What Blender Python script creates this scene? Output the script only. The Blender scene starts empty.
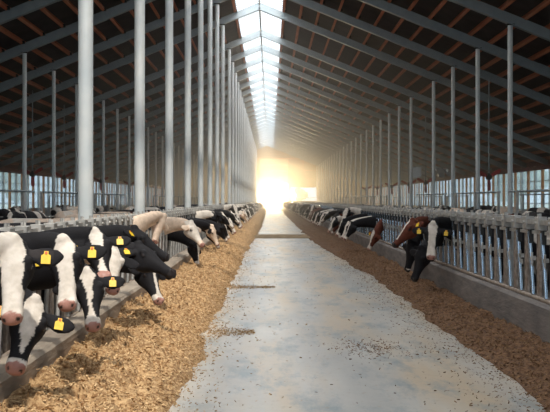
import bpy, bmesh, math, random
import numpy as np
from mathutils import Vector, Matrix, noise
random.seed(7)
C = bpy.context.scene
COL = C.collection
F = 950.0          # focal length in pixels of the 550 px wide frame
EYE = 1.7
# ------------------------------------------------------------------ camera
cd = bpy.data.cameras.new('camera'); cam = bpy.data.objects.new('camera', cd); COL.objects.link(cam)
cam.location = (0, 0, EYE); cam.rotation_euler = (math.pi/2, 0, 0)
cd.sensor_width = 36; cd.lens = F/550*36; cd.shift_x = 5/550; cd.shift_y = -6/550
cd.clip_start = .1; cd.clip_end = 2000
cd.dof.use_dof = False
C.camera = cam
C.view_settings.view_transform = 'Standard'; C.view_settings.look = 'None'
C.view_settings.gamma = 1; C.view_settings.use_curve_mapping = False
C.view_settings.exposure = 0.0
C.cycles.max_bounces = 6; C.cycles.diffuse_bounces = 4; C.cycles.glossy_bounces = 2
C.cycles.transparent_max_bounces = 16; C.cycles.volume_bounces = 0
C.cycles.sample_clamp_indirect = 6
# ------------------------------------------------------------------ world
W = bpy.data.worlds.new('sky'); C.world = W; W.use_nodes = True
nt = W.node_tree; nt.nodes.clear()
wo = nt.nodes.new('ShaderNodeOutputWorld'); bg = nt.nodes.new('ShaderNodeBackground')
tc = nt.nodes.new('ShaderNodeTexCoord'); sp = nt.nodes.new('ShaderNodeSeparateXYZ')
cr = nt.nodes.new('ShaderNodeValToRGB')
nt.links.new(tc.outputs['Generated'], sp.inputs[0]); nt.links.new(sp.outputs['Z'], cr.inputs[0])
cr.color_ramp.elements[0].position = 0; cr.color_ramp.elements[0].color = (.80, .90, 1.0, 1)
cr.color_ramp.elements[1].position = .6; cr.color_ramp.elements[1].color = (.72, .86, 1.0, 1)
nt.links.new(cr.outputs[0], bg.inputs[0]); bg.inputs[1].default_value = 1.7
nt.links.new(bg.outputs[0], wo.inputs[0])
# ------------------------------------------------------------------ sun through the ridge skylight
sd = bpy.data.lights.new('sun', 'SUN'); sun = bpy.data.objects.new('sun', sd); COL.objects.link(sun)
sd.energy = 5.5; sd.angle = math.radians(2.5); sd.color = (1.0, .93, .82)
sun.rotation_euler = Vector((.115, -.62, 1.0)).to_track_quat('Z', 'Y').to_euler()
sun.location = (3, -10, 30)
# low daylight pouring in at the open far door
def area(name, loc, rot, sx, sy, power, color):
    l = bpy.data.lights.new(name, 'AREA'); l.shape = 'RECTANGLE'; l.size = sx; l.size_y = sy
    l.energy = power; l.color = color
    o = bpy.data.objects.new(name, l); COL.objects.link(o); o.location = loc; o.rotation_euler = rot
    return o
YEND = 189.0
area('door_daylight', (.8, YEND+.3, 2.4), (-math.pi/2, 0, 0), 5.6, 4.9, 20000, (1.0, .72, .36))
for sg in (-1, 1):   # daylight diffused by the two slopes of the ridge skylight
    area('skylight_daylight', (-.58+sg*.66, 92, 1.7+10.75-.405*.66+.31), (0, sg*math.atan(.405), 0), 1.36, 190, 4300, (1.0,.985,.96))

# ------------------------------------------------------------------ constants of the barn
RX, RZ, SL = -.58, EYE+10.75, .405        # ridge x, ridge height, roof slope
HW = 20.0                                 # half width of the barn
FR = [13.4+5.55*k for k in range(8)] + [60.6+5.55*k for k in range(23)]
def roof_z(x): return RZ - SL*abs(x-RX)
XFL, XFR = -2.3, 3.3                      # feed barriers
CFL, CFR = -1.85, 3.17                    # curb faces
PANEL = 2.775; SLOT = PANEL/5; Y0 = 2.1

# ------------------------------------------------------------------ materials
def mat(name, color, rough=.7, metal=0, noise_s=None, color2=None, bump=0, bscale=None, stretch=(1,1,1), lo=.4, hi=.6, detail=6):
    m = bpy.data.materials.new(name); m.use_nodes = True
    t = m.node_tree; b = t.nodes['Principled BSDF']
    b.inputs['Base Color'].default_value = (*color, 1); b.inputs['Roughness'].default_value = rough
    b.inputs['Metallic'].default_value = metal
    co = t.nodes.new('ShaderNodeTexCoord'); mp = t.nodes.new('ShaderNodeMapping')
    mp.inputs['Scale'].default_value = stretch
    ge = t.nodes.new('ShaderNodeNewGeometry')
    t.links.new(ge.outputs['Position'], mp.inputs[0])
    if noise_s:
        n = t.nodes.new('ShaderNodeTexNoise'); n.inputs['Scale'].default_value = noise_s; n.inputs['Detail'].default_value = detail
        r = t.nodes.new('ShaderNodeValToRGB'); t.links.new(mp.outputs[0], n.inputs['Vector'])
        t.links.new(n.outputs[0], r.inputs[0])
        r.color_ramp.elements[0].position = lo; r.color_ramp.elements[1].position = hi
        r.color_ramp.elements[0].color = (*color, 1); r.color_ramp.elements[1].color = (*(color2 or color), 1)
        t.links.new(r.outputs[0], b.inputs['Base Color'])
    if bump:
        n2 = t.nodes.new('ShaderNodeTexNoise'); n2.inputs['Scale'].default_value = bscale or 20; n2.inputs['Detail'].default_value = 5
        t.links.new(mp.outputs[0], n2.inputs['Vector'])
        bp = t.nodes.new('ShaderNodeBump'); bp.inputs['Strength'].default_value = bump; bp.inputs['Distance'].default_value = .02
        t.links.new(n2.outputs[0], bp.inputs['Height']); t.links.new(bp.outputs[0], b.inputs['Normal'])
    return m
M = {}
M['steel'] = mat('painted_steel', (.56,.60,.61), .5, .05, 2.5, (.70,.71,.69), lo=.3, hi=.7)
M['beam'] = mat('beam_steel', (.22,.265,.29), .5, .1, 3, (.27,.31,.33), lo=.3, hi=.7)
M['galv'] = mat('galvanised_steel', (.33,.315,.29), .42, .3, 9, (.50,.48,.45), lo=.35, hi=.65)
M['galv_blue'] = mat('polished_tube', (.42,.52,.62), .22, .85)
M['rust'] = mat('weathered_bar', (.19,.145,.115), .6, .1, 14, (.34,.29,.25), lo=.35, hi=.65)
M['rail'] = mat('worn_rail', (.26,.19,.14), .6, .1, 8, (.38,.31,.25), lo=.35, hi=.65)
M['roofsheet'] = mat('roof_sheet', (.030,.025,.024), .8, 0, 1.3, (.055,.046,.043), lo=.3, hi=.7)
M['purlin'] = mat('purlin_timber', (.42,.12,.055), .8, 0, 1.2, (.52,.20,.11), stretch=(3,.4,3), lo=.35, hi=.65)
M['timber'] = mat('post_timber', (.62,.24,.09), .8, 0, 3, (.70,.34,.16), lo=.35, hi=.65)
M['wallsheet'] = mat('wall_sheet', (.34,.22,.11), .8, 0, .5, (.40,.27,.14), lo=.3, hi=.7)
M['concrete_wall'] = mat('low_wall', (.30,.29,.27), .9, 0, 2, (.40,.38,.35))
M['doorpanel'] = mat('door_panel', (.60,.48,.30), .6)
M['blackm'] = mat('dark_rubber', (.02,.02,.02), .7)
M['redfan'] = mat('red_fan_paint', (.34,.035,.035), .5)
M['yellow'] = mat('yellow_plastic', (.86,.56,.03), .45, 0, 40, (.80,.50,.02))
M['orange_button'] = mat('orange_plastic', (.75,.12,.02), .4)
M['fogged'] = mat('outside_grass', (.36,.38,.28), .9, 0, .3, (.50,.50,.42))
M['leafy'] = mat('hazed_leaves', (.14,.20,.15), .9, 0, 3, (.26,.33,.27))  # leaves lightened and greyed, outdoor haze put into their colour
M['bark'] = mat('tree_bark', (.12,.09,.07), .9)
M['pen'] = mat('pen_floor', (.045,.036,.028), .8, 0, 2, (.09,.07,.055))
M['maroon'] = mat('rolled_curtain', (.12,.02,.022), .8)
M['white_plastic'] = mat('white_box', (.6,.62,.62), .5)

def floor_mat():
    m = bpy.data.materials.new('concrete_floor'); m.use_nodes = True; t = m.node_tree; b = t.nodes['Principled BSDF']
    ge = t.nodes.new('ShaderNodeNewGeometry')
    def nz(scale, st, lo, hi, detail=6, rough=.55):
        mp = t.nodes.new('ShaderNodeMapping'); mp.inputs['Scale'].default_value = st; t.links.new(ge.outputs['Position'], mp.inputs[0])
        n = t.nodes.new('ShaderNodeTexNoise'); n.inputs['Scale'].default_value = scale; n.inputs['Detail'].default_value = detail
        n.inputs['Roughness'].default_value = rough
        t.links.new(mp.outputs[0], n.inputs['Vector'])
        r = t.nodes.new('ShaderNodeMapRange'); r.inputs['From Min'].default_value = lo; r.inputs['From Max'].default_value = hi
        t.links.new(n.outputs[0], r.inputs[0]); return r.outputs[0]
    def mix(f, a, bcol, k=1.0):
        x = t.nodes.new('ShaderNodeMix'); x.data_type = 'RGBA'
        if k != 1.0:
            mm = t.nodes.new('ShaderNodeMath'); mm.operation = 'MULTIPLY'; t.links.new(f, mm.inputs[0]); mm.inputs[1].default_value = k; f = mm.outputs[0]
        t.links.new(f, x.inputs[0])
        for i, v in ((6, a), (7, bcol)):
            if isinstance(v, tuple): x.inputs[i].default_value = (*v, 1)
            else: t.links.new(v, x.inputs[i])
        return x.outputs[2]
    base = mix(nz(.9, (1,.35,1), .35, .65), (.40,.395,.375), (.60,.565,.51))
    base = mix(nz(.8, (1.6,.22,1), .44, .62), base, (.58,.45,.30), .8)      # tan streaks along the aisle
    base = mix(nz(1.6, (1.3,.45,1), .50, .64, 9, .72), base, (.20,.265,.30), .75)    # scraped bluish wear
    base = mix(nz(14, (1,.6,1), .60, .72, 4), base, (.36,.28,.20), .5)
    # feed dust close to the two piles
    sx = t.nodes.new('ShaderNodeSeparateXYZ'); t.links.new(ge.outputs['Position'], sx.inputs[0])
    ab = t.nodes.new('ShaderNodeMath'); ab.operation = 'SUBTRACT'; t.links.new(sx.outputs[0], ab.inputs[0]); ab.inputs[1].default_value = .75
    a2 = t.nodes.new('ShaderNodeMath'); a2.operation = 'ABSOLUTE'; t.links.new(ab.outputs[0], a2.inputs[0])
    mr = t.nodes.new('ShaderNodeMapRange'); mr.inputs['From Min'].default_value = .9; mr.inputs['From Max'].default_value = 1.9
    t.links.new(a2.outputs[0], mr.inputs[0])
    mu = t.nodes.new('ShaderNodeMath'); mu.operation = 'MULTIPLY'; t.links.new(mr.outputs[0], mu.inputs[0]); t.links.new(nz(3, (1,.7,1), .30, .62, 8, .7), mu.inputs[1])
    base = mix(mu.outputs[0], base, (.46,.34,.21), .8)
    t.links.new(base, b.inputs['Base Color']); b.inputs['Roughness'].default_value = .42
    n2 = t.nodes.new('ShaderNodeTexNoise'); n2.inputs['Scale'].default_value = 9; n2.inputs['Detail'].default_value = 8
    t.links.new(ge.outputs['Position'], n2.inputs['Vector'])
    bp = t.nodes.new('ShaderNodeBump'); bp.inputs['Strength'].default_value = .25; bp.inputs['Distance'].default_value = .01
    t.links.new(n2.outputs[0], bp.inputs['Height']); t.links.new(bp.outputs[0], b.inputs['Normal'])
    return m
M['floor'] = floor_mat()
M['feed_l'] = mat('straw_feed', (.24,.125,.05), .95, 0, 26, (.56,.36,.18), bump=1.0, bscale=45, lo=.36, hi=.62, detail=9)
M['feed_r'] = mat('shaded_feed', (.085,.040,.02), .95, 0, 26, (.24,.125,.06), bump=1.0, bscale=45, lo=.36, hi=.62, detail=9)  # darkened copy of the left feed: dimmer right side put into the colour
M['crumb'] = mat('feed_flakes', (.30,.17,.07), .95, 0, 40, (.70,.48,.26), lo=.4, hi=.6)
M['crumb_d'] = mat('shaded_feed_flakes', (.10,.05,.024), .95, 0, 40, (.33,.19,.095), lo=.4, hi=.6)  # flakes to match, the right side's shade in their colour
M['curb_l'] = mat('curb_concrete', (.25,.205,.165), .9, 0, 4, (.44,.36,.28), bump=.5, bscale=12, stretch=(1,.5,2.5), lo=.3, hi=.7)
M['curb_r'] = mat('shaded_curb_concrete', (.15,.135,.13), .9, 0, 4, (.27,.235,.21), bump=.5, bscale=12, stretch=(1,.5,2.5), lo=.3, hi=.7)  # left curb's concrete again, with shade put into the colour
M['cross_strip'] = mat('feed_coloured_strip', (.22,.14,.07), .9, 0, 4, (.42,.29,.15), stretch=(1,1,1))

def coat_mat():
    m = bpy.data.materials.new('cow_coat'); m.use_nodes = True; t = m.node_tree; b = t.nodes['Principled BSDF']
    a = t.nodes.new('ShaderNodeAttribute'); a.attribute_name = 'coat'
    t.links.new(a.outputs['Color'], b.inputs['Base Color']); 
    mr = t.nodes.new('ShaderNodeMapRange'); mr.inputs['To Min'].default_value = .18; mr.inputs['To Max'].default_value = .78; b.inputs['Specular IOR Level'].default_value = .22
    t.links.new(a.outputs['Alpha'], mr.inputs[0]); t.links.new(mr.outputs[0], b.inputs['Roughness'])
    n = t.nodes.new('ShaderNodeTexNoise'); n.inputs['Scale'].default_value = 60; n.inputs['Detail'].default_value = 4
    co = t.nodes.new('ShaderNodeTexCoord'); t.links.new(co.outputs['Object'], n.inputs['Vector'])
    bp = t.nodes.new('ShaderNodeBump'); bp.inputs['Strength'].default_value = .35; bp.inputs['Distance'].default_value = .006
    t.links.new(n.outputs[0], bp.inputs['Height']); t.links.new(bp.outputs[0], b.inputs['Normal'])
    return m
M['coat'] = coat_mat()
def net_mat():
    m = bpy.data.materials.new('wind_net'); m.use_nodes = True; t = m.node_tree; t.nodes.clear()
    o = t.nodes.new('ShaderNodeOutputMaterial'); tr = t.nodes.new('ShaderNodeBsdfTransparent'); tl = t.nodes.new('ShaderNodeBsdfTranslucent')
    mx = t.nodes.new('ShaderNodeMixShader'); tr.inputs[0].default_value = (.78,.84,.87,1); tl.inputs[0].default_value = (.7,.78,.82,1); mx.inputs[0].default_value = .35
    t.links.new(tr.outputs[0], mx.inputs[1]); t.links.new(tl.outputs[0], mx.inputs[2]); t.links.new(mx.outputs[0], o.inputs[0]); return m
M['net'] = net_mat()
def sky_mat():
    m = bpy.data.materials.new('skylight_sheet'); m.use_nodes = True; t = m.node_tree; t.nodes.clear()
    o = t.nodes.new('ShaderNodeOutputMaterial'); tr = t.nodes.new('ShaderNodeBsdfTransparent'); tl = t.nodes.new('ShaderNodeBsdfTranslucent')
    mx = t.nodes.new('ShaderNodeMixShader'); tr.inputs[0].default_value = (.97,.99,1,1); tl.inputs[0].default_value = (.85,.92,.95,1)
    ge = t.nodes.new('ShaderNodeNewGeometry'); wv = t.nodes.new('ShaderNodeTexWave'); wv.bands_direction = 'Y'; wv.inputs['Scale'].default_value = 1.3
    wv.inputs['Distortion'].default_value = .6
    t.links.new(ge.outputs['Position'], wv.inputs['Vector'])
    mr = t.nodes.new('ShaderNodeMapRange'); mr.inputs['From Min'].default_value = .0; mr.inputs['From Max'].default_value = .35; mr.inputs['To Min'].default_value = .75; mr.inputs['To Max'].default_value = .25
    t.links.new(wv.outputs['Fac'], mr.inputs[0]); t.links.new(mr.outputs[0], mx.inputs[0])
    t.links.new(tr.outputs[0], mx.inputs[1]); t.links.new(tl.outputs[0], mx.inputs[2]); t.links.new(mx.outputs[0], o.inputs[0])
    return m
M['skylight'] = sky_mat()

# ------------------------------------------------------------------ helpers
def new_obj(name, me, m=None, parent=None, loc=None):
    o = bpy.data.objects.new(name, me); COL.objects.link(o)
    if m and me is not None: me.materials.append(m)
    if parent: o.parent = parent
    if loc is not None: o.location = loc
    return o
def tag(o, label=None, cat=None, group=None, kind=None):
    if label: o['label'] = label
    if cat: o['category'] = cat
    if group: o['group'] = group
    if kind: o['kind'] = kind
    return o
def empty(name, loc, rz=0):
    o = bpy.data.objects.new(name, None); COL.objects.link(o); o.location = loc; o.rotation_euler = (0,0,rz); o.empty_display_size = .1
    return o
class MB:
    def __init__(s): s.v = []; s.f = []; s.sm = []
    def add(s, vs, fs, smooth=False):
        k = len(s.v); s.v += [tuple(v) for v in vs]; s.f += [tuple(i+k for i in f) for f in fs]; s.sm += [smooth]*len(fs)
    def box(s, x0,x1,y0,y1,z0,z1):
        vs = [(x,y,z) for x in (x0,x1) for y in (y0,y1) for z in (z0,z1)]
        s.add(vs, [(0,1,3,2),(4,6,7,5),(0,4,5,1),(2,3,7,6),(0,2,6,4),(1,5,7,3)])
    def tube(s, a, b, r0, r1=None, n=10):
        a = Vector(a); b = Vector(b); r1 = r0 if r1 is None else r1
        d = (b-a).normalized(); p = d.orthogonal().normalized(); q = d.cross(p)
        vs = []
        for c, r in ((a,r0),(b,r1)):
            for i in range(n):
                t = 2*math.pi*i/n; vs.append(c + p*(r*math.cos(t)) + q*(r*math.sin(t)))
        s.add(vs, [(i,(i+1)%n,n+(i+1)%n,n+i) for i in range(n)], True)
        s.add(vs[:n], [tuple(range(n-1,-1,-1))]); s.add(vs[n:], [tuple(range(n))])
    def bar(s, a, b, w, h, up=(0,0,1)):
        a = Vector(a); b = Vector(b); d = (b-a).normalized(); u = Vector(up); sd_ = d.cross(u).normalized(); u = sd_.cross(d)
        vs = [c + sd_*(sx*w/2) + u*(sz*h/2) for c in (a,b) for sx,sz in ((-1,-1),(1,-1),(1,1),(-1,1))]
        s.add(vs, [(3,2,1,0),(4,5,6,7),(0,1,5,4),(1,2,6,5),(2,3,7,6),(3,0,4,7)])
    def mesh(s, name):
        me = bpy.data.meshes.new(name); me.from_pydata(s.v, [], s.f); me.update()
        me.polygons.foreach_set('use_smooth', s.sm); return me
    def build(s, name, m, parent=None, loc=None):
        return new_obj(name, s.mesh(name), m, parent, loc)
def bevel(o, w=.008, seg=2):
    md = o.modifiers.new('bevel', 'BEVEL'); md.width = w; md.segments = seg; md.limit_method = 'ANGLE'
def copy_tree(o, parent=None):
    c = o.copy(); COL.objects.link(c)
    if parent: c.parent = parent
    for ch in KIDS.get(o.name, []):
        copy_tree(ch, c)
    return c
KIDS = {}
def kids(root, objs): KIDS[root.name] = list(objs)
ORD = ['nearest','second','third','fourth','fifth','sixth','seventh','eighth','ninth','tenth','eleventh','twelfth','thirteenth','fourteenth','fifteenth','sixteenth','seventeenth','eighteenth','nineteenth','twentieth']

# ------------------------------------------------------------------ floor and setting
b = MB(); b.box(-21, 20, -6, YEND, -.2, 0); tag(b.build('floor', M['floor']), kind='structure')
b = MB(); b.box(-20.5, -2.7, -4, YEND-.1, 0, .02); tag(b.build('floor_left_pens', M['pen']), kind='structure')
b = MB(); b.box(3.55, 19.3, -4, YEND-.1, 0, .02); tag(b.build('floor_right_pens', M['pen']), kind='structure')
b = MB(); b.box(-200, 200, -60, 420, -.5, -.21); tag(b.build('ground', M['fogged']), kind='structure')
def curb(name, xf, xb, m, side):
    b = MB(); ys = np.linspace(-2, YEND-1, 160)
    vs = []; fs = []
    rnd = random.Random(3)
    for y in ys:
        j = .012*noise.noise((y*1.7, xf, 0)); k = .012*noise.noise((y*2.3, xf, 5))
        s_ = 1 if xb > xf else -1
        for (x, z) in ((xf, 0), (xf-s_*.0+j, .44+k), (xf+s_*.03, .475+k), (xb, .475), (xb, 0)):
            vs.append((x, y, z))
    n = 5
    for i in range(len(ys)-1):
        for j in range(n-1): fs.append((i*n+j, i*n+j+1, (i+1)*n+j+1, (i+1)*n+j))
    fs.append((0,1,2,3,4)); q = (len(ys)-1)*n; fs.append((q+4,q+3,q+2,q+1,q))
    b.add(vs, fs); o = b.build(name, m); tag(o, kind='structure'); return o
curb('trim_left', CFL, -2.08, M['curb_l'], -1)
curb('trim_right', CFR, 3.5, M['curb_r'], 1)
# low feed-coloured strip crossing the aisle
b = MB(); b.box(CFL+.02, CFR-.02, 42.2, 46.4, -.05, .025); tag(b.build('trim_crossing', M['cross_strip']), kind='structure')

# ------------------------------------------------------------------ roof
SKY = 1.27
th = .12
root = None
for side, nm in ((-1,'ceiling_left'), (1,'ceiling_right')):
    b = MB()
    x0 = RX+side*SKY; x1 = RX+side*(HW+.6)
    z0 = roof_z(x0)+.30; z1 = roof_z(x1)+.30
    ys = (-4, YEND+.5)
    vs = [(x0,ys[0],z0),(x1,ys[0],z1),(x1,ys[1],z1),(x0,ys[1],z0)]
    vs += [(x,y,z+th) for x,y,z in vs]
    b.add(vs, [(0,1,2,3),(7,6,5,4),(0,4,5,1),(1,5,6,2),(2,6,7,3),(3,7,4,0)])
    roof = b.build(nm, M['roofsheet']); tag(roof, kind='structure')
    k = 0; x = SKY+.08
    while x < HW+.3:
        xx = RX+side*x; z = roof_z(xx)+.30
        p = MB(); p.bar((xx,-4,z-.105),(xx,YEND+.2,z-.105), .12, .20, up=(side*SL,0,1))
        p.build('purlin', M['purlin'], roof)
        x += .88
# small black cleats where purlins meet the beams are part of each frame
for k, y in enumerate(FR):
    b = MB()
    for side in (-1,1):
        x1 = RX+side*(HW)
        b.bar((RX,y,roof_z(RX)-.09),(x1,y,roof_z(x1)-.09), .20, .36)
        # bottom flange
        b.bar((RX,y,roof_z(RX)-.28),(x1,y,roof_z(x1)-.28), .26, .03)
    fr = b.build('roof_beam', M['beam']); tag(fr, kind='structure')
    if y < 125:
        c = MB()
        for side in (-1,1):
            x = SKY+.08
            while x < HW:
                xx = RX+side*x; z = roof_z(xx)+.2
                c.box(xx+.05, xx+.14, y-.28, y-.10, z-.10, z+.02)
                x += .88
        c.build('cleat', M['blackm'], fr)
    s_ = MB()
    for side in (-1, 1):
        for xx in (RX+side*7.0, RX+side*12.6):
            z = roof_z(xx)-.10
            s_.bar((xx-side*.45,y,z+SL*.45),(xx+side*.45,y,z-SL*.45), .225, .40)
    s_.build('splice_plate', M['beam'], fr)
b = MB(); b.bar((RX,-4,RZ+.16),(RX,YEND,RZ+.16), .10, .24); tag(b.build('ceiling_ridge_purlin', M['beam']), kind='structure')
b = MB()
for side in (-1,1):
    x1 = RX+side*SKY
    vs = [(RX,-4,RZ+.36),(x1,-4,roof_z(x1)+.36),(x1,YEND,roof_z(x1)+.36),(RX,YEND,RZ+.36)]
    b.add(vs, [(0,1,2,3)])
sk = b.build('window_skylight', M['skylight']); tag(sk, kind='structure')
g = MB()
y = 8.0
while y < YEND:
    for side in (-1,1):
        x1 = RX+side*SKY
        g.bar((RX,y,RZ+.27),(x1,y,roof_z(x1)+.27), .035, .03)
    y += .55 if y < 70 else 5.55
g.build('glazing_bar', M['beam'], sk)

# ------------------------------------------------------------------ side walls with open bands
for side, nm in ((-1,'wall_left'),(1,'wall_right')):
    X = RX+side*HW
    b = MB(); b.box(X-.1, X+.1, -4, YEND, 0, 1.0)
    w = b.build(nm, M['concrete_wall']); tag(w, kind='structure')
    b = MB(); b.box(X-.1, X+.1, -4, YEND, 3.95, roof_z(X)+.25); b.tube((X-side*.25,-4,3.98),(X-side*.25,YEND-.1,3.98),.16); b.build('rolled_curtain', M['maroon'], w)
    b = MB(); b.box(X+side*.02, X+side*.03, -4, YEND, 1.0, 3.95); b.build('wind_net', M['net'], w)
    t = MB(); s2 = MB(); r = MB(); y = 4.0; i = 0
    while y < YEND:
        (t if i % 2 == 0 else s2).box(X-side*.22-.08, X-side*.22+.08, y-.12, y+.12, 0, roof_z(X)-.2)
        y += 1.85; i += 1
    t.build('timber_stud', M['timber'], w); s2.build('steel_stud', M['steel'], w)
    for z in (1.45, 2.3, 3.05): r.box(X-side*.15-.03, X-side*.15+.03, -4, YEND, z-.03, z+.03)
    r.build('curtain_rail', M['steel'], w)

# ------------------------------------------------------------------ far gable wall
dx0, dx1, dz1 = -2.0, 3.6, 5.0; dtop = 9.9
wx0, wx1, wz0, wz1 = 4.2, 9.4, 1.45, 4.25
b = MB()
YE = YEND
def wall(x0,x1,z0,z1): b.box(x0,x1,YE,YE+.2,z0,z1)
wall(RX-HW, dx0, 0, 4.0); wall(dx1, wx0, 0, 4.25); wall(wx0, wx1, 0, wz0); wall(wx1, RX+HW, 0, 4.0)
wall(wx1, RX+HW, 4.0, 4.25); wall(RX-HW, dx0, 4.0, 4.25)
wall(dx1, RX+HW, 4.25, 4.5); 
# gable polygon in strips around the door
def gable(x0, x1, zb):
    n = 8
    for i in range(n):
        a = x0+(x1-x0)*i/n; c = x0+(x1-x0)*(i+1)/n
        za = roof_z(a)+.3; zc = roof_z(c)+.3
        if min(za,zc) <= zb: continue
        vs = [(a,YE,zb),(c,YE,zb),(c,YE,zc),(a,YE,za),(a,YE+.2,zb),(c,YE+.2,zb),(c,YE+.2,zc),(a,YE+.2,za)]
        b.add(vs, [(0,1,2,3),(7,6,5,4),(0,4,5,1),(1,5,6,2),(2,6,7,3),(3,7,4,0)])
gable(RX-HW, dx0, 4.25); gable(dx1, RX+HW, 4.5); gable(dx0, RX, dtop); gable(RX, dx1, dtop)
w = b.build('wall_back', M['wallsheet']); tag(w, kind='structure')
s_ = MB()
for z in (5.9, 7.6, 9.9): s_.box(dx1, RX+HW*(1 if z<5 else (RZ-z)/SL/HW), YE-.06, YE, z-.05, z+.05)
for x in (6.6, 9.4, 12.2): s_.box(x-.06, x+.06, YE-.06, YE, 4.5, min(roof_z(x)+.2, 9.9))
s_.box(-4.5,4.5,YE-.06,YE,9.9,10.05); s_.box(1.4,1.5,YE-.06,YE,9.9,11.1)
for x in (dx0-.12, dx1+.0): s_.box(x, x+.12, YE-.1, YE, 0, dtop)
s_.build('batten', M['timber'], w)
d = MB()
for i in range(4): d.box(dx0, dx1, YE+.02, YE+.10, dz1+i*1.225+.02, dz1+(i+1)*1.225)
dr = d.build('door_1', M['doorpanel']); tag(dr, kind='structure')
# window at the right of the door
d = MB(); d.box(wx0,wx1,YE+.02,YE+.1,wz0,wz0+.1); d.box(wx0,wx1,YE+.02,YE+.1,wz1-.1,wz1)
for i in range(9):
    x = wx0+(wx1-wx0)*i/8; d.box(x-.035,x+.035,YE+.02,YE+.1,wz0,wz0+.75)
d.box(wx0,wx1,YE+.02,YE+.1,wz0+.7,wz0+.8)
tag(d.build('window_1', M['steel']), kind='structure')
# near gable behind the camera is open; a cross wall closes the barn there
b = MB(); b.box(RX-HW, RX+HW, -4.2, -4, 0, 4.3); 
o = b.build('wall_front', M['concrete_wall']); tag(o, kind='structure')

# ------------------------------------------------------------------ posts
def make_post(xr, name, rad):
    h = roof_z(xr)-.30
    r = empty(name, (xr,0,0)); b = MB(); b.tube((0,0,0),(0,0,h), rad, n=20); sh = b.build('shaft', M['steel'], r)
    c = MB(); c.box(-rad*1.5,rad*1.5,-rad*1.3,rad*1.3,h-.03,h+.02); c.build('cap_plate', M['blackm'], r)
    p = MB(); p.box(-rad*1.7,rad*1.7,-rad*1.7,rad*1.7,0,.03); p.build('base_plate', M['rust'], r)
    kids(r, r.children); return r
def posts(xr, rad, ys, lab, cat, grp, near):
    src = make_post(xr, 'steel_post', rad)
    for i, y in enumerate(ys):
        o = src if i == 0 else copy_tree(src)
        o.location.y = y
        if i < near: tag(o, lab(i), cat, grp)
        else: tag(o, lab(None), cat, grp+' in the haze')
posts(-2.6, .105, FR, lambda i: 'thin grey steel post far back in the hazy run behind the left headlocks' if i is None else
      ('thick pale grey steel post behind the left headlocks, nearest to the camera' if i == 0 else 'pale grey steel post behind the left headlocks, %s of that row' % ORD[i]), 'post', 'posts behind the left feed barrier', 12)
posts(-10.63, .09, FR[4:], lambda i: 'distant grey steel post in the outer left row, deep in the barn' if i is None else
      'slim blue-grey steel post among the cubicles, %s in the outer left row' % ORD[i], 'post', 'posts among the left cubicles', 10)
posts(9.0, .095, FR[3:], lambda i: 'distant grey steel post in the hazy end of the right row' if i is None else
      'slim blue-grey steel post beyond the right headlocks, %s of the right row' % ORD[i], 'post', 'posts beyond the right feed barrier', 13)

# ------------------------------------------------------------------ headlock feed barriers
def make_panel(x, top, aisle, simple=False, name='headlock_panel'):
    """aisle = +1 when the aisle lies towards +x"""
    r = empty(name, (x,0,0)); a = aisle; zb = .50 if x > 0 else .36
    def P(nm, fn, m): 
        b = MB(); fn(b); o = b.build(nm, m, r); return o
    tr = P('top_rail', lambda b: (b.box(-.03,.03,0,PANEL,top-.10,top-.04), b.box(-.02,.02,0,PANEL,top-.22,top-.18)), M['galv'])
    P('bottom_rail', lambda b: (b.tube((a*.03,0,zb),(a*.03,PANEL,zb),.028), b.tube((a*.0,0,zb-.07),(a*.0,PANEL,zb-.07),.02)), M['rail'])
    P('end_post', lambda b: (b.tube((-a*.05,0.02,.0),(-a*.05,0.02,top-.02),.038,n=12)), M['galv'])
    if simple:
        P('bar', lambda b: [b.box(-.02,.02,i*SLOT-.03+.06,i*SLOT+.03+.06,zb,top-.1) for i in range(5)], M['rust'])
        P('swing_bar', lambda b: [b.bar((a*.03,i*SLOT+.20,zb),(a*.03,i*SLOT+.40,top-.1),.04,.04,up=(1,0,0)) for i in range(5)], M['galv_blue'] if x > 0 else M['galv'])
        P('latch', lambda b: [b.box(-.05,.05,i*SLOT,i*SLOT+.13,top-.16,top+.01) for i in range(5)], M['galv'])
        for c in r.children:
            if c.name.split('.')[0] in ('bar','swing_bar','latch'): c['kind'] = 'stuff'
    else:
        for i in range(5):
            y = i*SLOT+.06
            o = P('bar', lambda b: (b.box(-.018,.018,y-.038,y+.038,zb-.05,top-.06)), M['rust']); bevel(o,.01)
            o = P('bar', lambda b: (b.tube((0,y+.10,zb-.05),(0,y+.10,top-.08),.017,n=8)), M['rust'])
            P('swing_bar', lambda b: (b.tube((a*.035,y+.19,zb+.03),(a*.035,y+.37,top-.20),.022,n=10)), M['galv_blue'] if x > 0 else M['galv'])
            def latch(b):
                b.box(-.05,.06,y-.075,y+.085,top-.17,top-.005)
                b.tube((0,y,top-.02),(0,y,top+.035),.016,n=8); b.tube((0,y+.10,top-.06),(0,y+.10,top+.03),.012,n=8)
                b.box(-.02,.03,y+.06,y+.27,top-.10,top-.075)
                b.tube((a*.05,y,top-.08),(a*.075,y,top-.08),.022,n=10)
            o = P('latch', latch, M['galv']); bevel(o,.008,1)
            def hinge(b):
                b.box(-.03,a*.05+.01 if a>0 else .03,y+.262,y+.295,.95,1.0) if a>0 else b.box(-.05,.02,y+.262,y+.295,.95,1.0)
                b.tube((a*.03,y+.26,.88),(a*.03,y+.26,1.05),.014,n=8)
            P('hinge', hinge, M['galv'])
            P('stopper', lambda b: b.box(a*.02-.025,a*.02+.025,y+.31,y+.40,top-.34,top-.17), M['blackm'])
    kids(r, r.children); return r
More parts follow.
